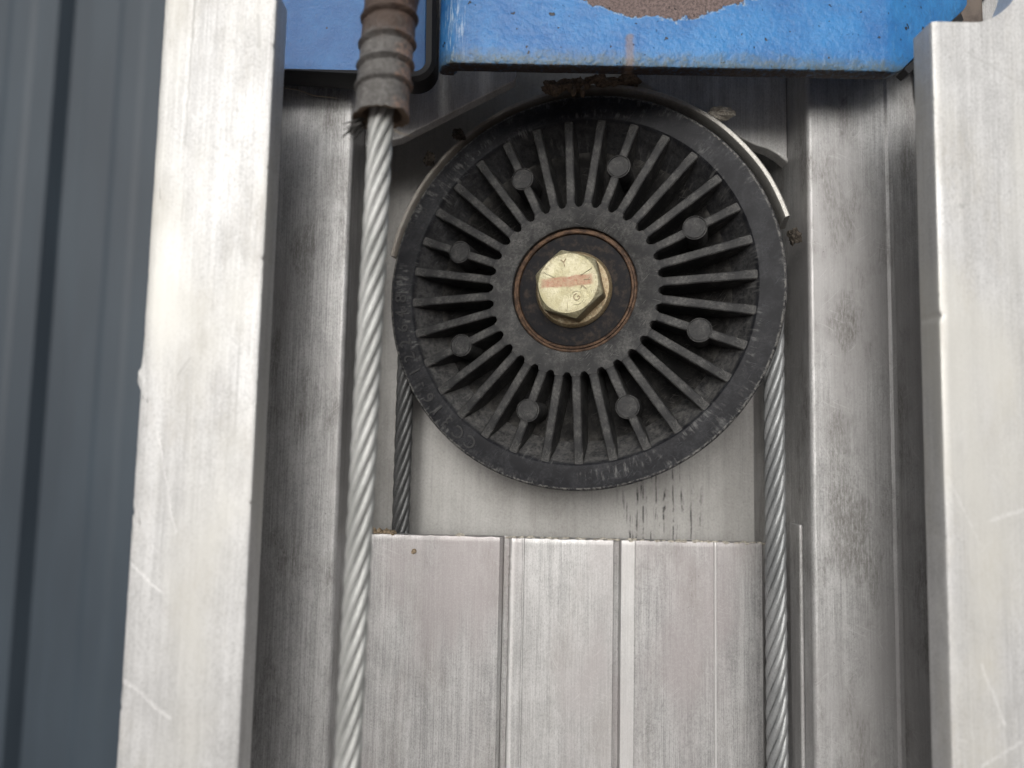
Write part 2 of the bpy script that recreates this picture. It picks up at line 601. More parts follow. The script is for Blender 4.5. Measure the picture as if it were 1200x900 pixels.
def web_top(x):
    z = Z_TOP_L + (Z_TOP_R - Z_TOP_L) * (x - at(500, 628, Y_WEB)[0]) / (at(890, 637, Y_WEB)[0] - at(500, 628, Y_WEB)[0])
    u = x - X_L
    if u < 4.5:
        z += (4.5 - u) ** 2 * 0.13
    return z


back = [(x, Y_WEB + 3.4) for x, y in dense]
burr = [k for k, (x, y) in enumerate(dense) if pw(594.5) <= x <= pw(599)]


def web_jit(i, x, y, z, j):
    if j == 200 and i < nd:
        z += 0.22 * nz(x * 0.9, 3.3, 1) + 0.12 * nz(x * 3.1, 8, 2)
        y += 0.15 + 0.1 * nz(x * 1.7, 2, 6)
    if i in burr:
        x -= 0.25 * abs(nz(z * 0.9, 4.4, 2)) + 0.8 * max(0, nz(z * 1.6, 6, 1))
    return (x, y, z)


extrude_strip(MB(), dense, back, Z_LO, web_top, 200, web_jit).build('notched_web', MAT_WEB, mast, MO, smooth=25, wn_=True)
# pale step on the slot wall to the right of the rope
MB().box(X_R - 1.0, X_R - 0.02, 165.0, 171.0, Z_LO, at(936, 613, 168)[1]).build('slot_step', MAT_FLANGE, mast, MO, bevel=0.45)



def P(px, py, y=Y_WEB):
    return at(px, py, y)


pl = [(X_L + .05, P(440, 172)[1]), P(470, 162), P(540, 126), P(598, 97), P(604, 93), P(606, 84), (P(606, 60)[0], 190), (X_L + .05, 190)]
MB().prism(pl, Y_WEB, Y_WEB + 3.8).build('upper_web', MAT_UPPER, mast, MO, bevel=0.4)
prr = [P(745, 60), P(745, 86), P(748, 95), P(764, 104), P(868, 162), P(884, 170), P(900, 175), P(912, 182), P(924, 192), P(934, 191), (X_R - .05, P(940, 186)[1]), (X_R - .05, 190), (P(745, 60)[0], 190)]
MB().prism(prr, Y_WEB - 0.3, Y_WEB + 3.8).build('upper_web', MAT_UPPER, mast, MO, bevel=0.4)

# ------------------------------------------------------------------ pulley
TH = R(-16.0)
px_c, pz_c = at(671.5, 338.5, 168.0)
PO = (px_c, 168.0, pz_c)
pulley = thing('pulley_wheel', 'black plastic pulley wheel with radial spokes between the two rails', 'pulley', PO, (0, 0, TH))


def plastic(name, base, dust, dust_amt, off, spec=0.28):
    m = M(name, 0.55, 0.0, spec)
    n1 = m.noise((0.17, 0.17, 0.17), 5, 0.7, off)
    n2 = m.noise((1.5, 1.5, 1.5), 6, 0.8, off)
    f = m.math('MULTIPLY', m.ramp(n1, 0.40, 0.66, 0.08, 1.0), m.ramp(n2, 0.36, 0.68, 0.15, 1.0))
    c = m.mix(m.math('MULTIPLY', f, dust_amt), base, dust)
    sp = m.ramp(m.noise((3.2, 3.2, 3.2), 3, 0.6, off), 0.66, 0.74)
    c = m.mix(m.math('MULTIPLY', sp, dust_amt * 0.22), c, tuple(v * 1.8 for v in dust))
    wp = m.wobble(3.0, 0.05)
    tot = None
    for k, (sx, sz, o2, an) in enumerate(((0.30, 5.0, (3, 0, 1), 0.6), (4.0, 0.25, (8, 0, 2), 1.3), (3.6, 0.22, (1, 0, 9), 2.5))):
        q = m.n.new('ShaderNodeVectorRotate')
        q.rotation_type = 'Y_AXIS'
        q.inputs['Angle'].default_value = an
        m.l.new(wp, q.inputs['Vector'])
        s_ = m.ramp(m.noise((sx, 0.5, sz), 2, 0.5, o2, q.outputs[0]), 0.665, 0.69)
        s_ = m.math('MULTIPLY', s_, m.ramp(m.noise((0.16, 0.16, 0.16), 2, 0.5, o2), 0.46, 0.6))
        tot = s_ if tot is None else m.math('MAXIMUM', tot, s_)
    c = m.mix(m.math('MULTIPLY', tot, 0.5), c, tuple(v * 1.6 for v in dust))
    m.set('Base Color', c)
    m.set('Roughness', m.math('ADD', 0.45, m.math('MULTIPLY', n2, 0.3)))
    return m, m.math('SUBTRACT', n2, m.math('MULTIPLY', tot, 0.6))


def polar(m):
    X = m.xyz()
    r_ = m.math('SQRT', m.math('ADD', m.math('MULTIPLY', X[0], X[0]), m.math('MULTIPLY', X[2], X[2])))
    a_ = m.math('ARCTAN2', X[2], X[0])
    n = m.n.new('ShaderNodeCombineXYZ')
    m.put(n.inputs[0], a_)
    m.put(n.inputs[1], r_)
    return r_, a_, n.outputs[0]


mp, n2 = plastic('worn_black_plastic', (0.007, 0.0075, 0.010), (0.050, 0.052, 0.058), 0.75, (1, 2, 3), 0.28)
r_, a_, pp = polar(mp)
rub = mp.math('MULTIPLY', mp.ramp(mp.noise((38, 0.22, 1), 4, 0.7, (0, 0, 0), pp), 0.50, 0.66), mp.ramp(mp.noise((2.2, 0.25, 1), 2, 0.5, (4, 0, 0), pp), 0.46, 0.62))
old = mp.b.inputs['Base Color'].links[0].from_socket
c = mp.mix(mp.math('MULTIPLY', rub, 0.38), old, (0.24, 0.24, 0.235))
lip = mp.math('MULTIPLY', mp.ramp(mp.math('ABSOLUTE', mp.math('SUBTRACT', r_, 49.6)), 0.15, 0.45, 1.0, 0.0), mp.ramp(mp.noise((1.2, 1.2, 1.2), 4, 0.7, (3, 3, 3)), 0.42, 0.6))
c = mp.mix(mp.math('MULTIPLY', lip, 0.55), c, (0.26, 0.255, 0.24))
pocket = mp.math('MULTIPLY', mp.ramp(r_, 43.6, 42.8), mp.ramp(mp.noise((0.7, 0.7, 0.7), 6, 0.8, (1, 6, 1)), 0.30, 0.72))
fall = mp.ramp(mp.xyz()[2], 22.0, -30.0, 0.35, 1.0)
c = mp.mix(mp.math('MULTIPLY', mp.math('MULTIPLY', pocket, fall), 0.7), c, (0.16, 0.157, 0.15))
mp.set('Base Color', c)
mp.bump(n2, 0.06)
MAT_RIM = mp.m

mp, n2 = plastic('black_plastic_spoke', (0.018, 0.0185, 0.020), (0.14, 0.138, 0.132), 0.8, (6, 1, 2))
mp.bump(n2, 0.09)
MAT_SPOKE = mp.m
mp, n2 = plastic('dusty_black_plastic', (0.006, 0.006, 0.0065), (0.075, 0.072, 0.067), 0.5, (9, 4, 5), 0.08)
X = mp.xyz()
rad = mp.math('SQRT', mp.math('ADD', mp.math('MULTIPLY', X[0], X[0]), mp.math('MULTIPLY', X[2], X[2])))
dd = mp.math('MULTIPLY', mp.ramp(rad, 35.5, 40.5), mp.ramp(mp.noise((0.35, 0.35, 0.35), 4, 0.7), 0.36, 0.62))
old = mp.b.inputs['Base Color'].links[0].from_socket
mp.set('Base Color', mp.mix(mp.math('MULTIPLY', dd, 0.6), old, (0.17, 0.165, 0.155)))
mp.bump(n2, 0.08)
MAT_FLOOR = mp.m


rim = [(43.6, 0.35), (43.9, 0.05), (44.4, 0.0), (48.9, 0.0), (49.6, 0.15), (50.0, 0.6), (49.9, 2.2), (49.4, 2.7), (46.2, 3.4), (45.2, 4.4), (44.9, 5.6), (45.2, 6.8), (46.2, 7.8), (49.5, 8.6),
       (50.0, 9.0), (50.0, 10.6), (49.4, 11.2), (43.0, 11.2), (39.0, 11.0), (38.0, 10.6), (38.0, 8.2), (38.9, 7.0), (41.6, 3.6), (43.3, 0.8)]
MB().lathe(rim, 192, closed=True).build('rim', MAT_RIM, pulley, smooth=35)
MB().lathe([(38.2, 8.0), (30.0, 10.2), (20.0, 11.2), (20.0, 11.8), (38.2, 11.8)], 96, closed=True).build('web_disc', MAT_FLOOR, pulley, smooth=30)
# hub with scalloped outer edge, one hollow between each pair of spokes
NS = 32
A0 = R(25)
outer = []
for k in range(NS):
    ac = A0 + 2 * PI * (k + 0.5) / NS
    for j in range(12):
        a = ac + 2 * PI / NS * (j / 12 - 0.5)
        t = abs((a - ac) * 21.2)
        hw = 1.02
        r = 22.1 if t >= hw else 22.1 - math.sqrt(max(0, 1 - (t / hw) ** 2)) * 1.05
        outer.append((r, a))
inner_n = len(outer)
rows = []
for (ri, yy) in (('o', 11.5), ('o', 0.25), ('oi', 0.0), (16.3, 0.0), (15.9, 0.3), (15.8, 3.5)):
    row = []
    for r, a in outer:
        rr_ = r if ri == 'o' else (r - 0.2 if ri == 'oi' else ri)
        row.append((rr_ * math.cos(a), yy, rr_ * math.sin(a)))
    rows.append(row)
MB().grid(rows, close_u=True).build('hub', MAT_SPOKE, pulley, smooth=40, fix=True)

# spokes: one mesh, thirty-two copies; every fourth carries a round boss
sp = MB()
ra, rb = 21.3, 43.9
secs = []
for r, wtop, yt in ((ra, 2.15, 0.05), (28, 2.05, 0.12), (36, 2.1, 0.2), (42.5, 2.25, 0.3), (rb, 2.3, 0.45)):
    wb = wtop + 0.45
    yb = 11.4 if r < 38 else 8.2
    h = wtop / 2
    secs.append([(r, yb, -wb / 2), (r, yt + 0.3, -h), (r, yt + 0.05, -h + 0.25), (r, yt, 0), (r, yt + 0.05, h - 0.25), (r, yt + 0.3, h), (r, yb, wb / 2)])
sp.grid(secs, close_u=True, caps=True)
spoke0 = sp.build('spoke', MAT_SPOKE, pulley, smooth=40)
RB = 32.4
bm_ = MB()
br = 2.9
prof_b = [(0.001, -0.02), (br - 0.42, 0.0), (br - 0.36, 0.3), (br - 0.22, 0.3), (br - 0.16, -0.04), (br, 0.0), (br + 0.03, 0.25), (br + 0.15, 9.0)]
n = 28
bm_.grid([[(RB + r * math.cos(2 * PI * i / n), y, r * math.sin(2 * PI * i / n)) for i in range(n)] for r, y in prof_b], close_u=True)
boss0 = bm_.build('boss', MAT_SPOKE, spoke0, smooth=40)
for k in range(NS):
    s_ = spoke0 if k == 0 else spoke0.copy()
    if k:
        COL.objects.link(s_)
        s_.parent = pulley
    s_.rotation_euler = (0, -(A0 + 2 * PI * k / NS), 0)
    if k and k % 4 == 0:
        b_ = boss0.copy()
        COL.objects.link(b_)
        b_.parent = s_


# raised characters round the lower left of the rim
def glyph(ch, size, depth, font_rot=0):
    cu = bpy.data.curves.new('character', 'FONT')
    cu.body = ch
    cu.size = size * MM
    cu.extrude = depth * MM
    cu.align_x = 'CENTER'
    cu.align_y = 'CENTER'
    cu.resolution_u = 3
    ob = bpy.data.objects.new('character', cu)
    COL.objects.link(ob)
    dg = bpy.context.evaluated_depsgraph_get()
    me = bpy.data.meshes.new_from_object(ob.evaluated_get(dg))
    bpy.data.objects.remove(ob)
    bpy.data.curves.remove(cu)
    return me


def letters(chars, name, mat, parent, y, depth):
    """chars: (character, size, local x, local z, turn); the tops stand out of the face by depth"""
    out = []
    for ch, size, x, z, rot in chars:
        me = glyph(ch, size, depth)
        me.materials.append(mat)
        o = bpy.data.objects.new(name, me)
        COL.objects.link(o)
        o.parent = parent
        o.matrix_local = Matrix.Translation((x * MM, y * MM, z * MM)) @ Matrix.Rotation(R(90), 4, 'X') @ Matrix.Rotation(rot, 4, 'Z')
        out.append(o)
    return out


mr2 = M('raised_black_plastic', 0.5, 0.0, 0.4)
mr2.set('Base Color', mr2.mix(mr2.noise((1.5, 1.5, 1.5), 4, 0.7), (0.012, 0.012, 0.014), (0.05, 0.05, 0.051)))
MAT_RAISED = mr2.m
txt = "CC316-122648"
aa0, aa1 = R(236), R(181)
cl = []
for k, ch in enumerate(txt):
    a = aa0 + (aa1 - aa0) * k / (len(txt) - 1)
    cl.append((ch, 4.6, 46.6 * math.cos(a), 46.6 * math.sin(a), a - PI / 2))
letters(cl, 'raised_character', MAT_RAISED, pulley, 0.0, 0.3)

# bearing: rusty outer race and dark seal
mr_ = M('rusty_steel', 0.7, 0.3)
f = mr_.noise((0.6, 0.6, 0.6), 5, 0.7)
mr_.set('Base Color', mr_.mix(mr_.ramp(f, 0.35, 0.65), (0.040, 0.022, 0.014), (0.135, 0.080, 0.048)))
mr_.bump(f, 0.15)
MAT_RUST = mr_.m
MB().lathe([(15.78, 3.0), (15.78, 1.5), (15.5, 1.3), (15.1, 1.3), (14.95, 0.75), (14.6, 0.65), (14.4, 0.8), (14.3, 1.6), (14.3, 3.0)], 96).build('bearing_race', MAT_RUST, pulley, smooth=35)
ms = M('dark_bearing_seal', 0.7, 0.0, 0.12)
f = ms.noise((0.5, 0.5, 0.5), 5, 0.7)
ms.set('Base Color', ms.mix(ms.ramp(f, 0.45, 0.75), (0.016, 0.016, 0.018), (0.05, 0.040, 0.033)))
ms.bump(ms.noise((2, 2, 2), 4, 0.6), 0.04)
MB().lathe([(14.29, 2.6), (14.2, 1.35), (13.9, 1.2), (11.5, 1.15), (9.0, 1.2), (7.0, 1.3), (7.0, 2.6)], 96).build('bearing_seal', ms.m, pulley, smooth=35)

# ------------------------------------------------------------------ bolt through the hub
pm = Matrix.Translation(Vector(PO) * MM) @ Matrix.Rotation(TH, 4, 'Z')
bolt = thing('hex_bolt', 'yellow zinc plated hex bolt with reddish paint stripe in the pulley hub', 'bolt', PO, (0, 0, TH))
mz = M('yellow_zinc_plate', 0.45, 0.5)
n1 = mz.noise((0.25, 0.25, 0.25), 5, 0.65)
n2 = mz.noise((1.6, 1.6, 1.6), 5, 0.75)
c = mz.mix(mz.ramp(n1, 0.3, 0.7), (0.36, 0.33, 0.20), (0.53, 0.50, 0.36))
c = mz.mix(mz.ramp(n2, 0.50, 0.68, 0.0, 0.6), c, (0.34, 0.31, 0.20))
X = mz.xyz(mz.wobble(1.4, 0.45))
stripe = mz.math('MULTIPLY', mz.ramp(mz.math('ABSOLUTE', mz.math('SUBTRACT', mz.math('SUBTRACT', X[2], 0.4), mz.math('MULTIPLY', X[0], 0.06))), 0.9, 1.5, 1.0, 0.0), mz.ramp(mz.math('ABSOLUTE', mz.math('ADD', X[0], 0.3)), 5.6, 6.8, 1.0, 0.0))
stripe = mz.math('MULTIPLY', stripe, mz.ramp(n2, 0.30, 0.62, 1.0, 0.5))
Xo = mz.xyz()
front_only = mz.ramp(Xo[1], -5.9, -5.5, 1.0, 0.0)
c = mz.mix(mz.math('MULTIPLY', stripe, front_only), c, (0.34, 0.15, 0.09))
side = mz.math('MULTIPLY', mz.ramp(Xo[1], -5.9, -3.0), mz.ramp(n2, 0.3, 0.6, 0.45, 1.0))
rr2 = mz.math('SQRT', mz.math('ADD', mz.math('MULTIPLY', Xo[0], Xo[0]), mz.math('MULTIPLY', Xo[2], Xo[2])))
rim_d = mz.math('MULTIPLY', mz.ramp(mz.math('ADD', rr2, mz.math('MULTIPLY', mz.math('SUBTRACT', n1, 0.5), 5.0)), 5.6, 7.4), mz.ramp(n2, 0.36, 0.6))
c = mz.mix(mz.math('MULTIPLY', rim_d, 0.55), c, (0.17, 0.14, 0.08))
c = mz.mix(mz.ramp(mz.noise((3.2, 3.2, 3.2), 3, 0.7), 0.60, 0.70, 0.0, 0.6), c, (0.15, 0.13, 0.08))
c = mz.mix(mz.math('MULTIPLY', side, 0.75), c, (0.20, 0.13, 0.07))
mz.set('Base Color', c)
mz.set('Metallic', mz.math('SUBTRACT', 0.5, mz.math('MULTIPLY', stripe, 0.4)))
mz.bump(mz.math('ADD', n2, mz.math('MULTIPLY', n1, 1.5)), 0.12)
MAT_ZINC = mz.m
HB, HT = -0.4, -6.6
nh = 144
RC, RT = 8.75, 7.25
rows = [[], [], [], [], []]
for i in range(nh):
    a = 2 * PI * i / nh
    b = (a - R(43)) % (PI / 3) - PI / 6
    rh = RC * math.cos(PI / 6) / math.cos(b)
    rh = min(rh, RC - 0.12)
    ca, sa = math.cos(a), math.sin(a)
    drop = max(0.05, (rh - RT) * 0.58)
    rows[0].append((rh * ca, HB, rh * sa))
    rows[1].append((rh * ca, HT + drop + 0.25, rh * sa))
    rows[2].append(((rh - 0.15) * ca, HT + drop, (rh - 0.15) * sa))
    rows[3].append((RT * ca, HT, RT * sa))
    rows[4].append((0.01 * ca, HT + 0.05, 0.01 * sa))
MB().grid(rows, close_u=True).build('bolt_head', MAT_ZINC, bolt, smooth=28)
MB().lathe([(0.1, 1.3), (9.4, 1.3), (9.7, 0.9), (9.6, 0.3), (9.0, -0.35), (8.0, -0.5), (0.1, -0.5)], 72).build('washer_flange', MAT_ZINC, bolt, smooth=35)
for a in (153, 32, 268):
    ca, sa = math.cos(R(a)), math.sin(R(a))
    m_ = MB()
    m_.box(3.6, 6.8, HT - 0.3, HT + 0.05, -0.2, 0.2)
    m_.v = [(x * ca - z * sa, y, x * sa + z * ca) for x, y, z in m_.v]
    m_.build('grade_mark', MAT_ZINC, bolt)
letters([('G', 2.4, 2.2, -3.6, R(45)), ('7', 2.4, 4.1, -1.2, R(70)), ('L', 2.2, 4.7, 1.0, R(95)), ('Y', 2.6, -1.0, 4.9, R(10))], 'raised_character', MAT_ZINC, bolt, HT - 0.0, 0.18)
m_ = MB()
m_.grid([[(2.2 + r * math.cos(2 * PI * i / 24), y, -3.6 + r * math.sin(2 * PI * i / 24)) for i in range(24)] for r, y in ((1.55, HT + .05), (1.55, HT - .18), (1.75, HT - .18), (1.75, HT + .05))], close_u=True)
m_.build('raised_ring', MAT_ZINC, bolt)

# ------------------------------------------------------------------ rope guard round the top of the pulley
mg = M('guard_steel', 0.5, 0.3)
n1 = mg.noise((0.15, 0.15, 0.15), 5, 0.65)
n2 = mg.noise((1.2, 1.2, 1.2), 4, 0.7)
c = mg.mix(mg.ramp(n2, 0.35, 0.7), (0.40, 0.39, 0.36), (0.52, 0.51, 0.48))
X = mg.xyz()
# brown dirt baked on along the crown and the left shoulder
dirt = mg.math('MULTIPLY', mg.ramp(mg.math('ADD', X[0], mg.math('MULTIPLY', mg.math('SUBTRACT', n1, 0.5), 40.0)), 8.0, 20.0, 1.0, 0.0), mg.ramp(n1, 0.35, 0.6, 0.3, 1.0))
c = mg.mix(mg.math('MULTIPLY', dirt, 0.8), c, (0.24, 0.21, 0.18))
mg.set('Base Color', c)
mg.set('Metallic', mg.math('SUBTRACT', 0.3, mg.math('MULTIPLY', dirt, 0.25)))
mg.bump(n2, 0.1)
guard = MB()
ga0, ga1 = R(17.5), R(167)
rows = []
gy0, gy1 = 2.6, 13.0
for k in range(81):
    a = ga0 + (ga1 - ga0) * k / 80
    ri = 51.7 + 1.1 * math.sin(a) + 0.08 * nz(a * 5, 1, 2)
    ro = ri + 1.35
    ca, sa = math.cos(a), math.sin(a)
    y0_ = gy0 + 0.1 * nz(a * 7, 4, 2)
    rows.append([(ri * ca, gy1, ri * sa), (ri * ca, y0_ + .4, ri * sa), ((ri + .3) * ca, y0_, (ri + .3) * sa), ((ro - .3) * ca, y0_, (ro - .3) * sa), (ro * ca, y0_ + .4, ro * sa), (ro * ca, gy1, ro * sa)])
guard.grid(rows, close_u=True, caps=True)
go = guard.build('rope_guard', mg.m, None, smooth=40)
go.location = Vector(PO) * MM
go.rotation_euler = (0, 0, TH)
tag(go, 'thin curved steel rope guard over the top of the black pulley', 'guard')


# ------------------------------------------------------------------ wire ropes
def rope_mat(name, c0, c1, rough, off, grime, dark_left=False):
    m = M(name, rough, 0.35)
    n1 = m.noise((0.12, 0.12, 0.06), 4, 0.6, off)
    n2 = m.noise((2.2, 2.2, 2.2), 4, 0.7, off)
    c = m.mix(m.ramp(n1, 0.35, 0.65), c0, c1)
    c = m.mix(m.ramp(n2, 0.50, 0.72, 0.0, grime), c, (0.09, 0.085, 0.075))
    m.set('Base Color', c)
    if dark_left:
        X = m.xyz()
        g = m.math('MULTIPLY', m.ramp(X[0], -10.0, 5.0, 1.0, 0.0), m.ramp(n2, 0.25, 0.6, 0.95, 0.6))  # colour turns darker towards the left run of the rope
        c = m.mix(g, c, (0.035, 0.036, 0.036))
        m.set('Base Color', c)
    m.bump(n2, 0.05)
    return m.m


def strand_mesh(path, frames, phase, lay, rr, rs, lobes=9):
    """one strand wound round the path; its section carries the small wires, twisting the other way"""
    mb = MB()
    rows = []
    s = 0.0
    centres = []
    for i, p in enumerate(path):
        if i:
            s += (p - path[i - 1]).length
        a, b = frames[i]
        t = phase + 2 * PI * s / lay
        centres.append((p + a * (rr * math.cos(t)) + b * (rr * math.sin(t)), s, a * math.cos(t) + b * math.sin(t)))
    for i, (c, s, rad_) in enumerate(centres):
        tg = (centres[min(i + 1, len(centres) - 1)][0] - centres[max(i - 1, 0)][0]).normalized()
        u = (rad_ - tg * rad_.dot(tg)).normalized()
        v = tg.cross(u)
        row = []
        for k in range(lobes * 2):
            th = 2 * PI * k / (lobes * 2)
            r = rs * (1.0 if k % 2 == 0 else 0.88)
            th2 = th - 2 * PI * s / (lay * 1.05)
            row.append(c + u * (r * math.cos(th2)) + v * (r * math.sin(th2)))
        rows.append(row)
    mb.grid(rows, close_u=True, caps=True)
    return mb


def make_rope(root, path, mat, rad, lay, org, inv=None):
    path = [Vector(p) for p in path]
    frames = []
    ref = Vector((0.0, 1.0, 0.02)) if inv is None else inv
    for i, p in enumerate(path):
        t = (path[min(i + 1, len(path) - 1)] - path[max(i - 1, 0)]).normalized()
        a = (ref - t * ref.dot(t)).normalized()
        frames.append((a, t.cross(a)))
    rs = rad * 0.345
    rr = rad - rs
    core = MB().tube(path, rad * 0.60, 12)
    core.build('core', MAT_CORE, root, org, smooth=60)
    for k in range(6):
        strand_mesh(path, frames, 2 * PI * k / 6, lay, rr, rs).build('strand', mat, root, org, smooth=80, fix=False)


mc = M('black_rope_grease', 0.5, 0.0, 0.4)
mc.set('Base Color', (0.03, 0.03, 0.028))
MAT_CORE = mc.m


def line(p, q, step):
    n = max(2, int((Vector(q) - Vector(p)).length / step))
    return [Vector(p).lerp(Vector(q), k / n) for k in range(n + 1)]


MAT_ROPE = rope_mat('galvanised_wire', (0.37, 0.38, 0.37), (0.50, 0.51, 0.50), 0.5, (1, 1, 1), 0.35)
MAT_ROPE_DARK = rope_mat('dull_steel_wire', (0.22, 0.23, 0.235), (0.32, 0.33, 0.335), 0.40, (3, 2, 6), 0.5, True)

# rope over the pulley: up behind the web on the left, over the groove, down the slot on the right
ux = Vector((math.cos(TH), math.sin(TH), 0))
uy = Vector((-math.sin(TH), math.cos(TH), 0))
uz = Vector((0, 0, 1))
PC = Vector(PO) + uy * 5.6
rg = 47.3
path = line(PC - ux * rg + uz * (Z_LO - PO[2]), PC - ux * rg, 0.9)
n = 150
path += [PC - ux * (rg * math.cos(PI * k / n)) + uz * (rg * math.sin(PI * k / n)) for k in range(1, n)]
path += line(PC + ux * rg, PC + ux * rg + uz * (Z_LO - PO[2]), 0.9)
ro_ = (PO[0], PO[1], Z_LO)
rope1 = thing('wire_rope', 'grey steel wire rope looped over the black pulley and hanging down both sides', 'wire rope', ro_)
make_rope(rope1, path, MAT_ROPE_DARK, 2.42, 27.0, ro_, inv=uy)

# front rope with ribbed sleeve
YF = 125.0
xt, zt = at(452, 60, YF)
xm, zm = at(446, 150, YF)
xb2, zb2 = at(406.5, 905, YF)
fro = (xm, YF, zm)
rope2 = thing('wire_rope', 'pale wire rope with ribbed grey sleeve hanging in front of the left flange', 'wire rope', fro)
d = Vector((xm - xb2, 0, zm - zb2)).normalized()
pa = Vector((xb2, YF, zb2)) - d * 12
pb = Vector((xm, YF, zm)) + d * 10
make_rope(rope2, line(pa, pb, 0.9), MAT_ROPE, 2.42, 28.0, fro, inv=Vector((0, 1, 0)))

# sleeve
x1, z1 = at(446.5, 139, YF)
x2, z2 = at(459, -4, YF)
ax = Vector((x2 - x1, 0, z2 - z1)).normalized()
L0 = (Vector((x2, YF, z2)) - Vector((x1, YF, z1))).length
mf = M('dirty_grey_sleeve', 0.6, 0.25)
n1 = mf.noise((0.25, 0.25, 0.25), 5, 0.65)
n2 = mf.noise((1.5, 1.5, 1.5), 4, 0.7)
c = mf.mix(mf.ramp(n2, 0.3, 0.7), (0.085, 0.080, 0.075), (0.175, 0.17, 0.165))
c = mf.mix(mf.ramp(mf.noise((1.2, 1.2, 1.2), 3, 0.6, (4, 4, 4)), 0.66, 0.72, 0.0, 0.7), c, (0.55, 0.53, 0.50))
X = mf.xyz()
cop = mf.math('MULTIPLY', mf.ramp(mf.math('ADD', X[0], mf.math('MULTIPLY', mf.math('SUBTRACT', n1, 0.5), 9.0)), 3.2, 4.8), mf.ramp(n2, 0.40, 0.58))
c = mf.mix(mf.math('MULTIPLY', cop, 0.65), c, (0.38, 0.23, 0.16))
hi = mf.ramp(mf.math('ADD', X[2], mf.math('MULTIPLY', mf.math('SUBTRACT', n1, 0.5), 12.0)), 14.5, 19.0)
c = mf.mix(mf.math('MULTIPLY', hi, 0.8), c, (0.07, 0.042, 0.03))
mf.set('Base Color', c)
mf.bump(mf.math('ADD', n2, mf.math('MULTIPLY', n1, 2.0)), 0.35)
mi = M('brown_sleeve_lining', 0.7, 0.1)
n1 = mi.noise((0.9, 0.9, 0.9), 4, 0.7)
mi.set('Base Color', mi.mix(n1, (0.10, 0.07, 0.05), (0.26, 0.19, 0.13)))
mi.bump(n1, 0.3)
axr = ax.cross(Vector((0, 1, 0))).normalized()      # sideways
ayr = Vector((0, 1, 0))


def sleeve_pt(r, a, s):
    return Vector((x1, YF, z1)) + ax * s + axr * (r * math.cos(a)) + ayr * (r * math.sin(a))


def slant(a):
    return 0.9 * math.cos(a) - 0.0


ns = 56
prof = []
ridges = [4.3 + 1.9, 4.3 + 5.9, 4.3 + 10.2, 4.3 + 15.2]
s = 0.0
outer_rows = []
N_S = 230
for j in range(N_S + 1):
    s = L0 * 2.4 * j / N_S
    row = []
    for i in range(ns):
        a = 2 * PI * i / ns
        ss = s
        r = 5.0 + 0.10 * nz(math.cos(a) * 2, math.sin(a) * 2, s * 0.4)
        for q in ridges:
            u = s - q
            if -1.2 < u < 0.9:
                r += 0.50 * math.exp(-((u) / 0.42) ** 2) - 0.42 * math.exp(-((u + 0.75) / 0.30) ** 2)
        if s > 21:
            r += 0.35 * nz(a * 3, s * 0.7, 1)
        rag = 0.0
        if j < 10:
            k = 1 - j / 10
            rag = k * (0.9 * nz(math.cos(a) * 1.3, math.sin(a) * 1.3, 5) + 0.5 * nz(math.cos(a) * 4, math.sin(a) * 4, 9))
            r += k * 0.35
        # bands dip towards the right as they are pressed on askew
        row.append(sleeve_pt(r, a, ss + rag - 0.16 * r * math.cos(a)))
    outer_rows.append(row)
MBs = MB()
MBs.grid(outer_rows, close_u=True)
slv = MBs.build('sleeve', mf.m, rope2, fro, smooth=60)
lin = MB()
rows = []
for (r, k) in ((None, 0), (3.9, 0.4), (3.5, 2.0), (3.2, 8.0), (2.2, 10.0)):
    row = []
    for i in range(ns):
        a = 2 * PI * i / ns
        rag = 0.9 * nz(math.cos(a) * 1.3, math.sin(a) * 1.3, 5) + 0.5 * nz(math.cos(a) * 4, math.sin(a) * 4, 9)
        if r is None:
            row.append(outer_rows[0][i])
        else:
            row.append(sleeve_pt(r, a, k + rag * 0.8 - 0.16 * r * math.cos(a)))
    rows.append(row)
lin.grid(rows, close_u=True)
lin.build('lining', mi.m, slv, fro, smooth=60)
# frayed ends below the sleeve
mwire = M('dark_bristle', 0.5, 0.2)
mwire.set('Base Color', (0.03, 0.028, 0.026))
fray = MB()
fx, fz = at(424, 146, YF + 1)
for k in range(24):
    a0 = Vector((fx + random.uniform(-.3, 1.0), YF + random.uniform(-1.5, 1.5), fz + random.uniform(-1.0, 0.6)))
    dx = random.uniform(-3.4, -0.6)
    dz = random.uniform(-3.0, 0.4)
    b0 = a0 + Vector((dx, random.uniform(-1, 1), dz))
    m0 = a0.lerp(b0, 0.5) + Vector((random.uniform(-.3, .3), 0, random.uniform(-.3, .3)))
    fray.tube([a0, m0, b0], [0.17, 0.14, 0.06], 5)
fo = fray.build('frayed_bristle', mwire.m, rope2, fro, smooth=60)
fo['kind'] = 'stuff'
fx, fz = at(462, 152, YF)
fray = MB()
fray.tube([(fx, YF, fz), (fx + 1.2, YF - .5, fz - 0.9), (fx + 3.4, YF - 1, fz - 1.6)], [0.12, 0.11, 0.05], 6)
mw2 = M('tan_wire', 0.5, 0.3)
mw2.set('Base Color', (0.35, 0.30, 0.24))
fray.build('broken_wire', mw2.m, rope2, fro, smooth=60)

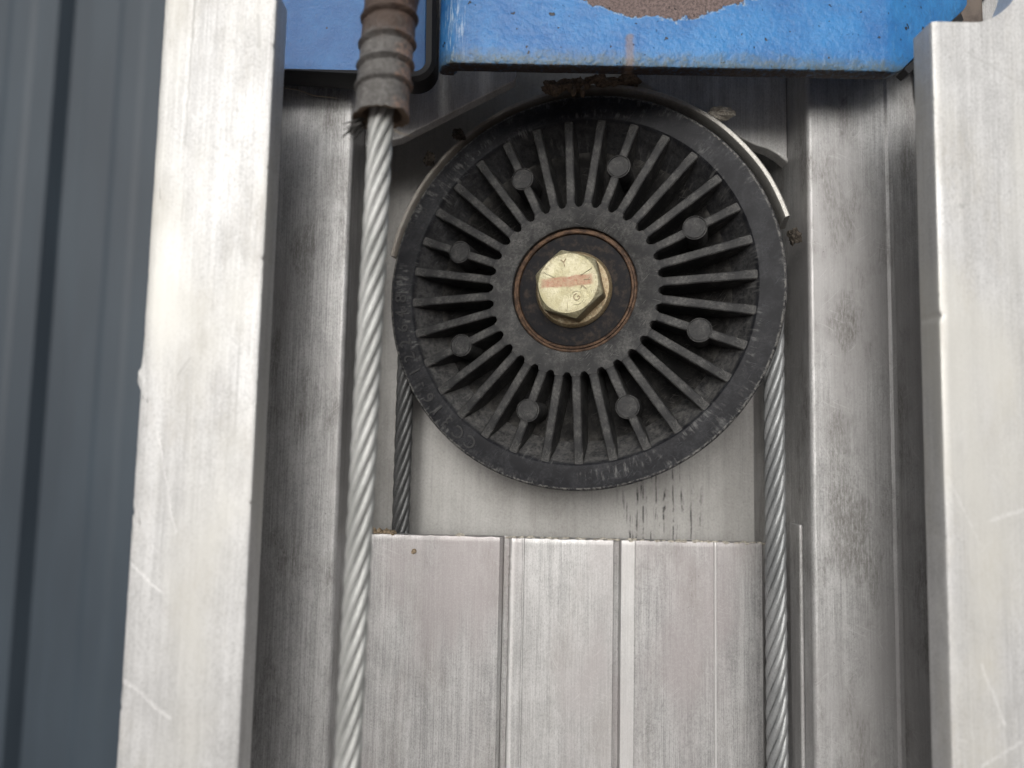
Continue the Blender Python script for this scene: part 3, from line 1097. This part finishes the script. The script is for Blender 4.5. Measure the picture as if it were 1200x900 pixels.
# ------------------------------------------------------------------ blue carriage
mb_ = M('worn_blue_paint', 0.36, 0.0, 0.5)
n1 = mb_.noise((0.06, 0.06, 0.06), 5, 0.65)
n2 = mb_.noise((1.1, 1.1, 1.1), 5, 0.7)
n3 = mb_.noise((0.5, 0.5, 0.5), 4, 0.6, (5, 5, 5))
c = mb_.mix(mb_.ramp(n1, 0.35, 0.65), (0.016, 0.130, 0.37), (0.030, 0.200, 0.49))
c = mb_.mix(mb_.ramp(n2, 0.50, 0.72, 0.0, 0.55), c, (0.025, 0.09, 0.24))
c = mb_.mix(mb_.ramp(mb_.noise((0.8, 0.8, 0.25), 5, 0.75, (2, 8, 3)), 0.54, 0.72, 0.0, 0.30), c, (0.17, 0.38, 0.62))
scuff_or_glint = mb_.math('MULTIPLY', mb_.ramp(mb_.noise((2.4, 2.4, 0.18), 4, 0.7, (6, 2, 2)), 0.50, 0.62), mb_.ramp(mb_.math('ABSOLUTE', mb_.math('SUBTRACT', mb_.xyz()[0], at(532, 30, 145)[0] - XC)), 1.0, 3.5, 1.0, 0.0))  # pale streaks paint a highlight onto the rolled left edge
c = mb_.mix(mb_.math('MULTIPLY', scuff_or_glint, 0.8), c, (0.42, 0.55, 0.70))
X = mb_.xyz(mb_.wobble(5.0, 0.16))
# peeled patch at the top: an ellipse with a ragged edge, primer and rust below
xp, zp = at(775, 0, 145)
PLO = (XC, 145.0, at(780, 78, 145)[1])
ex = mb_.math('MULTIPLY', mb_.math('SUBTRACT', X[0], xp - PLO[0]), 1 / 24.4)
ez = mb_.math('MULTIPLY', mb_.math('SUBTRACT', X[2], zp + 8.0 - PLO[2]), 1 / 12.4)
er = mb_.math('SQRT', mb_.math('ADD', mb_.math('MULTIPLY', ex, ex), mb_.math('MULTIPLY', ez, ez)))
er = mb_.math('ADD', er, mb_.math('MULTIPLY', mb_.math('SUBTRACT', n3, 0.5), 0.30))
peel = mb_.ramp(er, 0.985, 1.0, 1.0, 0.0)
rust = mb_.mix(mb_.ramp(mb_.noise((1.6, 1.6, 1.6), 4, 0.8), 0.35, 0.65), (0.075, 0.055, 0.052), (0.21, 0.155, 0.145))
ring = mb_.math('MULTIPLY', mb_.ramp(er, 1.0, 1.05, 1.0, 0.0), mb_.ramp(n2, 0.38, 0.6))
c = mb_.mix(mb_.math('MULTIPLY', ring, 0.75), c, (0.36, 0.43, 0.47))
c = mb_.mix(peel, c, rust)
# small chips
chip = mb_.math('MULTIPLY', mb_.ramp(mb_.noise((0.55, 0.55, 0.55), 2, 0.5, (7, 1, 2)), 0.685, 0.70), 0.95)
c = mb_.mix(chip, c, (0.012, 0.010, 0.010))
# greenish rust bloom creeping up from the bottom edge
Xq = mb_.xyz()
low = mb_.ramp(mb_.math('ADD', Xq[2], mb_.math('MULTIPLY', mb_.math('SUBTRACT', n3, 0.5), -7.0)), 0.3, 4.2, 1.0, 0.0)
low = mb_.math('MULTIPLY', low, mb_.ramp(n2, 0.3, 0.6, 0.45, 1.0))
c = mb_.mix(mb_.math('MULTIPLY', low, 0.85), c, (0.085, 0.12, 0.12))
edge = mb_.ramp(mb_.math('ADD', Xq[2], mb_.math('MULTIPLY', mb_.math('SUBTRACT', n2, 0.5), -1.6)), -0.2, 0.35, 1.0, 0.0)
c = mb_.mix(mb_.math('MULTIPLY', edge, 0.95), c, (0.035, 0.02, 0.014))
run = mb_.seg((at(738, 40, 145)[0] - PLO[0], 6.5), (at(738, 78, 145)[0] - PLO[0], 0.0), 1.3, mb_.wobble(1.0, 0.6))
c = mb_.mix(mb_.math('MULTIPLY', run, 0.6), c, (0.20, 0.13, 0.08))
mb_.set('Base Color', c)
mb_.set('Roughness', mb_.math('ADD', 0.33, mb_.math('MULTIPLY', mb_.math('MAXIMUM', peel, mb_.math('MULTIPLY', n2, 0.4)), 0.45)))
hgt = mb_.math('SUBTRACT', mb_.math('ADD', mb_.math('MULTIPLY', n2, 0.22), mb_.math('ADD', mb_.math('MULTIPLY', n1, 1.2), mb_.math('MULTIPLY', n3, 0.9))), mb_.math('MULTIPLY', mb_.math('MAXIMUM', peel, chip), 0.9))
mb_.bump(hgt, 0.38)
MAT_BLUE = mb_.m


def bent_plate(path, zb, ztop, t, org, name, mat, rb=0.9):
    """plate that follows a (x, y) path, with bottom edge zb(i); returns the mesh builder"""
    mb = MB()
    rows = []
    P2 = [Vector(p) for p in path]
    for i, p in enumerate(P2):
        tg = (P2[min(i + 1, len(P2) - 1)] - P2[max(i - 1, 0)]).normalized()
        nb = Vector((-tg.y, tg.x))                     # towards the back
        z = zb(i, p.x)
        e = 0.12 * nz(p.x * 0.6, 3, 1)
        prof = [(0, ztop), (0, z + rb + 4), (0, z + rb + e), (rb * .3, z + rb * .3 + e), (rb, z + e), (t - rb, z + e), (t, z + rb), (t, ztop)]
        rows.append([(p.x + nb.x * d, p.y + nb.y * d, zz) for d, zz in prof])
    mb.grid(rows, close_u=True, caps=True)
    return mb.build(name, mat, None, org, smooth=40)


# path of the right plate: rolled-back left edge, flat front, soft bend, side going back a little
YB = 145.0
xl, xr = at(536, 40, YB)[0], at(1036, 40, YB)[0]
pth = [(xl - 4.45, YB + 5.0)]
for k in range(9):
    a = PI / 2 * k / 8
    pth.append((xl - 4.4 * math.cos(a), YB + 4.4 * (1 - math.sin(a))))
pth += [(xl + (xr - xl) * k / 40, YB) for k in range(1, 41)]
bend = R(24)
rbend = 7.0
for k in range(1, 9):
    a = bend * k / 8
    pth.append((xr + rbend * math.sin(a), YB + rbend * (1 - math.cos(a))))
xq, yq = pth[-1]
pth += [(xq + math.cos(bend) * s_, yq + math.sin(bend) * s_) for s_ in (0.5, 1, 1.5, 2, 2.5, 3, 4, 6, 9, 12, 15, 18, 21, 24, 27, 30)]
zbl, zbr = at(540, 74, YB)[1], at(1040, 84, YB)[1]
xcut = at(1056, 84, YB)[0]


def zbot(i, x):
    z = zbl + (zbr - zbl) * (x - xl) / (xr - xl)
    u = x - xcut
    if u > -2:
        z += (u + 2) ** 2 / 8 if u < 2 else 2 + (u - 2) * 1.0
    return z


plate = bent_plate(pth, zbot, 150, 4.2, PLO, 'carriage_plate', MAT_BLUE)
plate.location = Vector(PLO) * MM
tag(plate, 'blue painted steel plate with a peeled rusty patch above the pulley', 'steel plate')

tr = MB()  # black band along the chamfer, added for the shaded gap beside it
rows = []
for u in range(0, 25):
    x = xcut + 2.5 + u * 1.15
    i_ = min(range(len(pth)), key=lambda k: abs(pth[k][0] - x))
    (xa1, ya1), (xa2, ya2) = pth[max(i_ - 1, 0)], pth[min(i_ + 1, len(pth) - 1)]
    yy = ya1 + (ya2 - ya1) * (x - xa1) / (xa2 - xa1)
    z = zbot(0, x)
    rows.append([(x - .3, yy + .5, z - .3), (x + 0.9, yy + 0.8, z - 1.3), (x + 0.9, yy + 4, z - 1.3), (x - .3, yy + 4, z - .3)])
tr.grid(rows, close_u=True, caps=True)
MAT_GAP_SHADE = M('gap_shade_black', 0.5).m
MAT_GAP_SHADE.node_tree.nodes['Principled BSDF'].inputs['Base Color'].default_value = (0.012, 0.012, 0.013, 1)
tro = tr.build('black_edge_band', MAT_GAP_SHADE, plate, PLO, smooth=30)
mbar = M('gap_shade_brown', 0.7, 0.2)
n1 = mbar.noise((0.12, 0.12, 0.12), 4, 0.6)
mbar.set('Base Color', mbar.mix(mbar.ramp(n1, 0.35, 0.65), (0.05, 0.04, 0.035), (0.16, 0.13, 0.11)))
xs, zs = at(1120, 25, 150)
ob = MB().box(-4, 11, 0, 3.9, 0, 60).build('gap_shade_bar', mbar.m, None, (0, 0, 0), bevel=1.0)  # added dark bar standing for the shade above the rail end
ob.location = (xs * MM, 156 * MM, (at(1090, 25, Y_RAIL)[1] + 1.0) * MM)
tag(ob, 'dark bar added as shade in the gap behind the top end of the right rail', 'steel bar')

# left plate, further back, its edge drawn as a black band
YL = 151.0
mL = M('blue_paint_clean', 0.36, 0.0, 0.5)
n1 = mL.noise((0.06, 0.06, 0.06), 5, 0.65, (4, 4, 4))
n2 = mL.noise((1.3, 1.3, 1.3), 5, 0.7)
c = mL.mix(mL.ramp(n1, 0.35, 0.65), (0.011, 0.085, 0.26), (0.022, 0.13, 0.34))
c = mL.mix(mL.ramp(n2, 0.5, 0.75, 0.0, 0.5), c, (0.03, 0.10, 0.24))
chip = mL.ramp(mL.noise((0.5, 0.5, 0.5), 2, 0.5, (2, 7, 2)), 0.71, 0.73)
c = mL.mix(chip, c, (0.02, 0.012, 0.01))
mL.set('Base Color', c)
mL.bump(mL.math('ADD', n2, n1), 0.2)
xr2 = at(500, 40, YL)[0]
zb3 = at(400, 84, YL)[1]
LPO = (xr2 - 20, YL, zb3)
lp = thing('carriage_bracket', 'darker blue steel bracket edged in black behind the ribbed sleeve', 'bracket', LPO)
rc = 2.6
poly = [(xr2 - 60, zb3), (xr2 - rc, zb3)]
poly += [(xr2 - rc + rc * math.sin(PI / 2 * k / 6), zb3 + rc - rc * math.cos(PI / 2 * k / 6)) for k in range(1, 7)]
poly += [(xr2 - 1.2, 150), (xr2 - 60, 150)]
MB().prism(poly, YL, YL + 3).build('bracket_plate', mL.m, lp, LPO, bevel=0.3)
mk = M('edge_black', 0.45, 0.0, 0.4)
mk.set('Base Color', (0.012, 0.012, 0.013))
mk.bump(mk.noise((1.5, 1.5, 1.5), 3), 0.05)
edge_band = MB()
line_ = [(xr2 - 60, zb3 - .1), (xr2 - 30, zb3 - .1), (xr2 - rc, zb3 - .1)]
line_ += [(xr2 - rc + (rc + .1) * math.sin(PI / 2 * k / 6), zb3 + rc - (rc + .1) * math.cos(PI / 2 * k / 6)) for k in range(1, 7)]
line_ += [(xr2 - 1.1, 150)]
rows = []
for i, (x, z) in enumerate(line_):
    pa_, pb_ = line_[max(i - 1, 0)], line_[min(i + 1, len(line_) - 1)]
    t = Vector((pb_[0] - pa_[0], pb_[1] - pa_[1])).normalized()
    nn = Vector((t.y, -t.x))
    wdt = 0.9 if i < 2 else 2.3
    rows.append([(x, YL - 1.0, z), (x + nn.x * wdt * .6, YL - 1.4, z + nn.y * wdt * .6), (x + nn.x * wdt, YL - .6, z + nn.y * wdt), (x + nn.x * wdt, YL + 5, z + nn.y * wdt), (x, YL + 5, z)])
edge_band.grid(rows, close_u=True, caps=True)
edge_band.build('black_edge_band', mk.m, lp, LPO, smooth=40)

# ------------------------------------------------------------------ dirt, crumbs, loose wire
md = M('dry_dirt', 0.9, 0.0, 0.2)
n1 = md.noise((1.5, 1.5, 1.5), 5, 0.75)
md.set('Base Color', md.mix(md.ramp(n1, 0.35, 0.65), (0.16, 0.115, 0.07), (0.42, 0.34, 0.24)))
md.bump(n1, 0.4)
MAT_DIRT = md.m
md = M('brown_mud', 0.9, 0.0, 0.2)
n1 = md.noise((1.2, 1.2, 1.2), 5, 0.75)
md.set('Base Color', md.mix(md.ramp(n1, 0.35, 0.65), (0.12, 0.09, 0.065), (0.27, 0.21, 0.155)))
md.bump(n1, 0.5)
MAT_MUD = md.m
md = M('chalky_dirt', 0.9, 0.0, 0.2)
n1 = md.noise((1.2, 1.2, 1.2), 5, 0.75)
md.set('Base Color', md.mix(md.ramp(n1, 0.35, 0.65), (0.36, 0.33, 0.28), (0.62, 0.59, 0.52)))
md.bump(n1, 0.5)
MAT_CHALK = md.m


md = M('dark_grease_dirt', 0.8, 0.0, 0.25)
n1 = md.noise((1.2, 1.2, 1.2), 5, 0.75)
md.set('Base Color', md.mix(md.ramp(n1, 0.4, 0.7), (0.03, 0.025, 0.02), (0.13, 0.11, 0.09)))
md.bump(n1, 0.5)
MAT_SOOT = md.m


def clump(name, px, py, y, rad, seed, mat, label, cat, sq=(1, 1, 1), sub=4, rough=0.5):
    x, z = at(px, py, y)
    o = lump(MB(), (0, 0, 0), rad, seed, sub, rough, sq).build(name, mat, None, smooth=30, fix=False)
    o.location = (x * MM, y * MM, z * MM)
    return tag(o, label, cat)


# crumbs heaped in the left corner of the notch
mb = MB()
random.seed(3)
for k in range(26):
    px = random.uniform(432, 462)
    x, z = at(px, 628, Y_WEB + random.uniform(0.5, 3.5))
    zz = web_top(x) + random.uniform(0, 1.0) * max(0.1, (464 - px) / 32)
    lump(mb, (x, Y_WEB + random.uniform(0.6, 3.6), zz + 0.15), random.uniform(0.4, 0.85), k * 3.7, 1, 0.5)
o = mb.build('dirt_crumbs', MAT_DIRT, None, smooth=20, fix=False)
o['kind'] = 'stuff'
o['label'] = 'loose tan crumbs of dirt in the left corner of the notch'
mb = MB()
for k in range(110):
    px = random.choice((random.uniform(594, 745), random.uniform(745, 895)))
    x, z = at(px, 634, Y_WEB + 1)
    lump(mb, (x, Y_WEB + random.uniform(-0.1, 2.0), web_top(x) + random.uniform(-.1, 0.15)), random.uniform(0.2, 0.55), k * 1.7, 1, 0.5, (1.6, 1, 0.7))
o = mb.build('sawdust_grit', MAT_CHALK, None, smooth=20, fix=False)
o['kind'] = 'stuff'
o['label'] = 'pale grit along the sawn top edge of the notch'
clump('dirt_crumb', 539, 627, Y_WEB + 1.6, 0.9, 2.0, MAT_CHALK, 'single pale crumb on the notch edge below the pulley', 'dirt', (1.1, 1, 0.7), 3)
clump('dirt_crumb', 485, 646, Y_WEB + 0.1, 0.55, 5.0, MAT_DIRT, 'small tan crumb stuck on the plate face under the notch', 'dirt', (1, .6, 1.1), 3)
clump('dirt_clump', 842, 133, 163, 2.0, 8.0, MAT_CHALK, 'pale flaky clump of dirt on the right of the rope guard', 'dirt', (1.5, .9, 0.75))
clump('dirt_clump', 931, 277, 158, 1.5, 3.0, MAT_SOOT, 'dark clump of dirt right of the pulley under the guard end', 'dirt', (0.9, .9, 1.3))
clump('dirt_clump', 537, 158, 178, 1.5, 6.0, MAT_SOOT, 'dark clump of dirt high on the left of the rope guard', 'dirt', (1.1, .9, 0.9))
clump('dirt_clump', 503, 186, 180, 1.6, 9.0, MAT_SOOT, 'dark clump of dirt lower on the left of the rope guard', 'dirt', (0.9, .9, 1.2))
# mud nest hanging between the plate and the guard
xA, zA = at(697, 92, 166)
mb = MB()
random.seed(11)
for i in range(16):
    u = i / 15
    px = 648 + 96 * u
    py = 94 + 7 * abs(u - 0.5) * 2 * (1 if u < .5 else -0.2) + random.uniform(-3, 3)
    x, z = at(px, py, 167)
    lump(mb, (x, 167.5 + random.uniform(-1, 2), z), random.uniform(1.0, 1.8), i * 2.3, 3, 0.55, (1.3, 1.2, 0.85))
for px, py in ((672, 106), (683, 107)):
    x, z = at(px, py, 164)
    lump(mb, (x, 164.5, z), 0.9, px * 0.7, 2, 0.4, (0.8, 1.4, 1.3))
o = mb.build('mud_nest', MAT_MUD, None, (xA, 168, zA), smooth=50, fix=False)
o.location = (xA * MM, 168 * MM, zA * MM)
tag(o, 'brown mud packed between the blue plate and the rope guard', 'mud')
# hair-thin wire on the left flange
pts = [(*at(330, 99, 157),), (*at(345, 100, 157),), (*at(365, 107, 157),), (*at(392, 111, 157),)]
pts = [(x, 158.6 + .5 * math.sin(k), z) for k, (x, z) in enumerate(pts)]
o = MB().tube(pts, [.12, .16, .16, .1], 6).build('loose_wire', mw2.m, None, pts[1], smooth=60)
o.location = Vector(pts[1]) * MM
tag(o, 'short loose strand of wire lying against the left flange under the bracket', 'wire')
